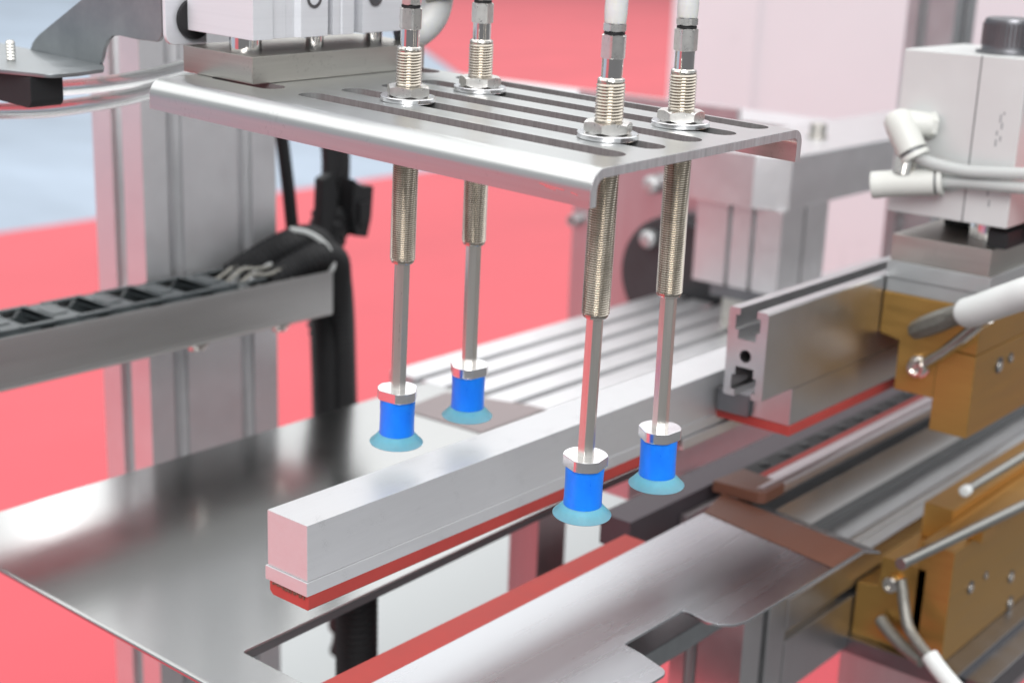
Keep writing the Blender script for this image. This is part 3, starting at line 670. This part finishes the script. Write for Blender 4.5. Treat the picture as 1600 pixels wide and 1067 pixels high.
# small print near the right edge
ink = MB()
for gx, z_, h in ((-253.5, 1083, 3.2), (-253.5, 1088, 2.2), (-252.6, 1094, 3.6), (-251.6, 1085.5, 2.4), (-251.6, 1091, 3), (-251.2, 1097.5, 1.4), (-254.2, 1060, 4), (-254.2, 1066, 2.8), (-253, 1055, 3)):
    ink.box(gx, gx + .7, 645.9, 646.2, z_, z_ + h)
t.part('print', ink, 'ink')
t.done()
t = Thing('red_side_plate', 'red painted plate at the right edge beside the silver actuator', 'plate')
t.part('red_side_plate', MB().box(-242.4, -150, 672, 680, 1036.5, 1090), 'redpaint', bevel=0.6); t.done()
# fittings on the left of the actuator
def fitting(lab, pts, r, nutpts, ringpts, cap=None):
    t = Thing('push_fitting', lab, 'fitting', 'white push-in fittings on the actuator')
    t.part('elbow', MB().tube(smooth(pts, 6), r, 22), 'white', ang=50)
    t.part('collar_gap', MB().cyl(nutpts[0], nutpts[1], r * .9, n=22), 'slot')
    t.part('release_ring', MB().cyl(ringpts[0], ringpts[1], r * 1.05, n=26), 'white', bevel=0.4)
    if cap:
        t.part('round_cap', MB().cyl(cap[0], cap[1], r * 1.02, n=12), 'white', bevel=0.5)
        t.part('neck', MB().cyl(cap[2], cap[3], r * .8, n=16), 'nickel')
    t.done()
t = Thing('push_fitting', 'white elbow push-in fitting, upper one on the silver actuator', 'fitting', 'white push-in fittings on the actuator')
t.part('elbow', MB().tube([(-299.6, 636.6, 1094.6), (-299.0, 636.4, 1093.6), (-297.6, 636, 1091.8), (-295, 635.4, 1088), (-287.4, 634, 1077.6)], [2.5, 5.2, 6.8, 7.2, 6.9], 26), 'white', ang=50)
t.part('neck', MB().tube([(-296, 638, 1090), (-288, 642, 1089.6), (-283.5, 645.9, 1089)], [6.3, 5.9, 5.6], 24), 'white', ang=50)
t.part('hex_collar', MB().cyl((-285.5, 644.0, 1089.2), (-283.6, 645.9, 1089.0), 6.4, n=6), 'white', bevel=0.3)
t.part('collar_gap', MB().cyl((-287.6, 634, 1077.8), (-286.6, 634, 1076.4), 6.2, n=22), 'slot')
t.part('release_ring', MB().cyl((-286.8, 634, 1076.7), (-285.3, 634, 1074.6), 6.9, n=26), 'white', bevel=0.4)
t.done()
fitting('white straight push-in fitting with round cap, lower one on the silver actuator', [(-300.5, 632, 1060.4), (-294, 634, 1061.6), (-284, 637, 1063), (-276.8, 639, 1064)], 6.4,
        ((-277, 639, 1064), (-275.6, 639.4, 1064.2)), ((-275.8, 639.3, 1064.2), (-273.4, 640, 1064.6)), ((-304.6, 630.6, 1059.6), (-299.8, 632.2, 1060.5), (-291, 634, 1066), (-291, 636, 1074)))
t = Thing('air_tube', 'clear air tube from the upper white fitting curving right', 'tube', 'actuator air tubes')
mb = MB(); Q = smooth([(-287, 634, 1077), (-283, 635, 1074.6), (-275, 636, 1072.6), (-262, 637, 1071.4), (-248, 638, 1072.3), (-232, 640, 1073.6), (-205, 643, 1076)], 6); mb.tube(Q, 2.9, 16, cap=False); mb.tube(list(reversed(Q)), 1.9, 16, cap=False)
t.part('air_tube', mb, 'milky_tube'); t.done()
t = Thing('air_tube', 'clear air tube from the lower white fitting running straight right', 'tube', 'actuator air tubes')
mb = MB(); Q = smooth([(-275, 639.4, 1064.3), (-262, 640, 1065.6), (-245, 640, 1066.4), (-230, 640, 1067.2), (-200, 640, 1069)], 6); mb.tube(Q, 2.9, 16, cap=False); mb.tube(list(reversed(Q)), 1.9, 16, cap=False)
t.part('air_tube', mb, 'milky_tube'); t.done()

# ================================================================== gold jaw head, lower
t = Thing('gold_clamp', 'lower gold block assembly in the bottom right corner', 'clamp')
t.part('gold_block', MB().prism([(-287, 866.5), (-287, 850), (-299, 848), (-299.3, 818), (-262, 818), (-262, 866.5)], 'y', 651, 900), 'gold', bevel=0.5)
t.part('gold_cheek', MB().prism([(651, 818.0), (651, 880.3), (900, 880.3), (900, 818.0)], 'x', -267.2, -249.0), 'gold', bevel=0.5)
t.part('gold_top', MB().box(-284, -267.4, 690, 900, 866.7, 886), 'gold', bevel=0.5)
for y, z, r in ((677.7, 852.5, 3.0), (697, 853, 1.8), (735.9, 839, 3.0), (740, 822, 3.0)):
    t.part('screw_hole', MB().lathe([(r * 1.25, -248.9), (r * 1.25, -248.6), (r * .95, -248.5), (r * .8, -249.0)], (y, z), 20, axis='x'), 'dark_steel')
    t.part('hole_screw', MB().lathe([(r * .8, -248.95), (r * .75, -248.3), (r * .3, -248.2)], (y + 1, z - 1), 16, axis='x'), 'nickel')
t.done()
t = Thing('base_frame', 'mauve grey steel frame under the lower gold block', 'frame')
t.part('top_plate', MB().box(-303, -238, 646, 1000, 809, 817.8), 'dark_steel', bevel=0.6)
t.part('beam', MB().box(-303, -240, 648, 1000, 770, 808.9), 'mauve', bevel=0.8)
t.part('side_rail', MB().box(-239.8, -225, 655, 1000, 800, 814), 'dark_steel', bevel=0.8)
t.done()
t = Thing('heater_rod', 'long steel heater rod lying over the top edge of the lower gold block', 'rod')
t.part('rod', MB().cyl((-254.3, 602, 889.4), (-236, 770, 887.9), 2.6, n=24), 'dull_steel')
t.part('end_cap', MB().cyl((-254.6, 599.2, 889.45), (-254.2, 603, 889.4), 3.0, n=20), 'dull_steel', bevel=.4)
t.part('saddle', MB().box(-252, -244, 672, 690, 880.4, 886.4), 'gold', bevel=.4)
t.done()
t = Thing('guide_pin', 'short steel pin with pale rounded end above the lower gold block', 'rod')
t.part('pin', MB().cyl((-266, 701, 895), (-256, 790, 903), 2.4, n=20), 'dull_steel')
t.part('end_cap', MB().lathe([(2.2, 696.6), (3.0, 697.3), (3.0, 701.5), (2.4, 702)], (-266.2, 895), 20, axis='y'), 'sleeve')
t.done()
t = Thing('ring_terminal', 'screwed ring terminal with bent lead on the lower gold block', 'terminal')
t.part('ring', MB().lathe([(2.6, 650.8), (5.0, 650.8), (5.0, 649.2), (2.6, 649.2)], (-278.6, 854.5), 24, axis='y'), 'gold')
t.part('lead', MB().tube(smooth([(-272, 643, 861), (-270, 642, 856), (-267.5, 640.5, 849), (-262.5, 637, 840), (-254, 633, 834.5), (-244, 629, 830.5)], 6), 2.9, 14), 'copper')
t.part('second_lead', MB().tube(smooth([(-283, 648, 834), (-277, 645, 831), (-266, 640, 827.5), (-252, 634, 826)], 6), [2.2] + [3.4] * 18, 14), 'copper')
screw_head(t, (-279, 649.1, 854), 'y', 4.2, 3.2)
t.done()
t = Thing('cable_sleeve', 'white insulated cable end at the bottom edge below the gold block', 'cable')
t.part('cable_sleeve', MB().tube(smooth([(-247, 630, 832.5), (-240, 627, 828.5), (-225, 620, 823), (-205, 610, 815)], 6), 4.4, 20), 'sleeve'); t.done()
# aluminium frame under the right tray
t = Thing('frame_post', 'aluminium frame post under the notched tray with a dark slot', 'post')
t.part('frame_post', MB().prism(extrusion(-340, -300, 538, 578, {'+x': [20], '-y': [12]}, w=6.5, lip=2, inner=12, depth=8), 'z', 30, 880), 'alu_dark', bevel=0.6); t.done()
t = Thing('frame_beam', 'grey aluminium frame beam running back from the post under the tray', 'beam')
t.part('frame_beam', MB().prism([(-330, 810), (-330, 862), (-300, 862), (-300, 846), (-306, 846), (-306, 840), (-300, 840), (-300, 810)], 'y', 579, 1300), 'alu_dark', bevel=0.6); t.done()
t = Thing('support_plate', 'dark grey steel plate under the notch of the right tray', 'plate')
t.part('support_plate', MB().box(-345, -302, 380, 530, 868, 878), 'galv', bevel=0.8); t.done()
t = Thing('frame_beam', 'lower dark beam crossing under the notched tray', 'beam')
t.part('frame_beam', MB().box(-420, -300.5, 470, 500, 800, 840), 'grey_block', bevel=0.8); t.done()

# ================================================================== structures behind
t = Thing('rear_column', 'short grey aluminium column with two slots standing on the grooved table', 'post')
t.part('column', MB().prism(extrusion(-545, -476, 856, 921, {'+x': [32], '-y': [28, 47]}, w=3.6, lip=3, inner=5, depth=6), 'z', 934, 993), 'alu_mid', bevel=0.8)
t.part('foot_block', MB().box(-520, -486, 858, 890, 903.2, 925), 'steel', bevel=0.5)
t.part('foot_plate', MB().box(-530, -482, 857, 915, 925.1, 933.9), 'dark_steel', bevel=0.5)
t.done()
t = Thing('rear_beam', 'long pale aluminium beam running back above the short column', 'beam')
t.part('beam', MB().prism([(-560, 849), (-497, 849), (-475, 862), (-475, 1500), (-560, 1500)], 'z', 993.2, 1030.6), 'alu_mid', bevel=1.0, ang=20)
bo = t.part('bolt', MB().lathe([(7.5, 1030.7), (7.5, 1032.4), (6.2, 1032.6), (6.2, 1040), (5.6, 1041.2), (0.01, 1041.4)], (-512, 962), 24), 'steel')
t.done()
t = Thing('cross_beam', 'pale aluminium cross beam behind the gripper plate', 'beam')
t.part('beam', MB().box(-1000, -560.4, 1010, 1078, 993.2, 1030.4), 'alu', bevel=1.0)
t.part('bolt', MB().lathe([(7.5, 1030.5), (7.5, 1032.2), (6.2, 1032.4), (6.2, 1045), (5.6, 1046.2), (0.01, 1046.4)], (-768, 1052), 24), 'steel')
t.done()
t = Thing('pulley_plate', 'mauve metal side plate behind the right suction rods', 'plate')
t.part('plate', MB().box(-716, -565, 934, 940, 840, 1048), 'mauve', bevel=0.6)
screw_head(t, (-710, 933.9, 942), 'y', 5.5, 9, mat_='grey_block')
t.done()
t = Thing('pulley', 'dark grey pulley wheel in front of the mauve side plate', 'pulley')
t.part('tyre', MB().lathe([(20, 918), (46.5, 918), (48, 920), (48, 928), (46.5, 930), (20, 930)], (-605, 914), 56, axis='y'), 'dark_pulley', bevel=0.6)
t.part('hub', MB().lathe([(0.01, 919), (14, 919), (19.9, 921), (19.9, 929)], (-605, 914), 36, axis='y'), 'dark_pulley')
t.done()
for z, lab in ((985, 'upper pale domed cap on the mauve side plate'), (942, 'lower pale domed cap on the dark pulley wheel')):
    t = Thing('domed_cap', lab, 'cap'); t.part('domed_cap', MB().lathe([(0.01, 909), (4.5, 909.6), (7.0, 912), (7.4, 917), (7.4, 933.8 if z > 970 else 917.9)], (-625, z), 24, axis='y'), 'grey_block'); t.done()
t = Thing('upright_profile', 'blurred slotted aluminium upright behind the silver actuator', 'post')
t.part('upright_profile', MB().prism(extrusion(-512, -472, 1090, 1130, {'-y': [14], '+x': [20]}, w=8, lip=2.5, inner=13, depth=9), 'z', 905, 1500), 'alu_dark', bevel=0.8); t.done()
t = Thing('machine_foot', 'grey rounded valve body under the rear beam', 'valve')
t.part('body', MB().lathe([(16, 930), (19, 934), (19, 962), (15, 968), (9, 972), (9, 980)], (-520, 1160), 28), 'grey_block')
t.part('stem', MB().cyl((-520, 1160, 905), (-520, 1160, 931), 12, n=24), 'alu')
t.done()

t = Thing('dark_upright', 'thin dark upright below the second jaw behind the front cups', 'post')
t.part('dark_upright', MB().box(-398, -390, 640, 655, 700, 882), 'dark_steel', bevel=0.5); t.done()
# under the trays: white deck, inner column, hanging hose
structure('deck', MB().prism([(-840, 650), (-775, 580), (-600, 560), (-600, 700), (-690, 1000), (-690, 1120), (-840, 1120)], 'z', 640, 652), 'deck')
t = Thing('inner_column', 'aluminium column below the trays seen through the gap', 'post')
t.part('inner_column', MB().box(-506, -484, 613, 640, 652.2, 890), 'mauve', bevel=0.6); t.done()
t = Thing('drain_hose', 'black ribbed hose dropping from the tray onto the white deck', 'hose')
t.part('drain_hose', corrugated([(-470, 452, 895), (-474, 456, 850), (-480, 462, 800), (-492, 472, 740), (-505, 482, 660)], 9.5, 2.0), 'black_rubber'); t.done()
t = Thing('valve_block', 'black valve block on the white deck below the red strip', 'valve')
t.part('body', MB().box(-470, -440, 640, 690, 760, 800), 'black', bevel=2)
t.part('stem', MB().cyl((-455, 660, 652.1), (-455, 660, 760), 8, n=20), 'black_rubber')
t.done()
t = Thing('clamp_screw', 'grey rounded knob under the front lip of the left tray', 'knob')
t.part('clamp_screw', MB().lathe([(0.01, 893.0), (7, 892.4), (9.2, 890.5), (9.6, 887), (9.6, 872)], (-382, 306), 26), 'grey_block'); t.done()
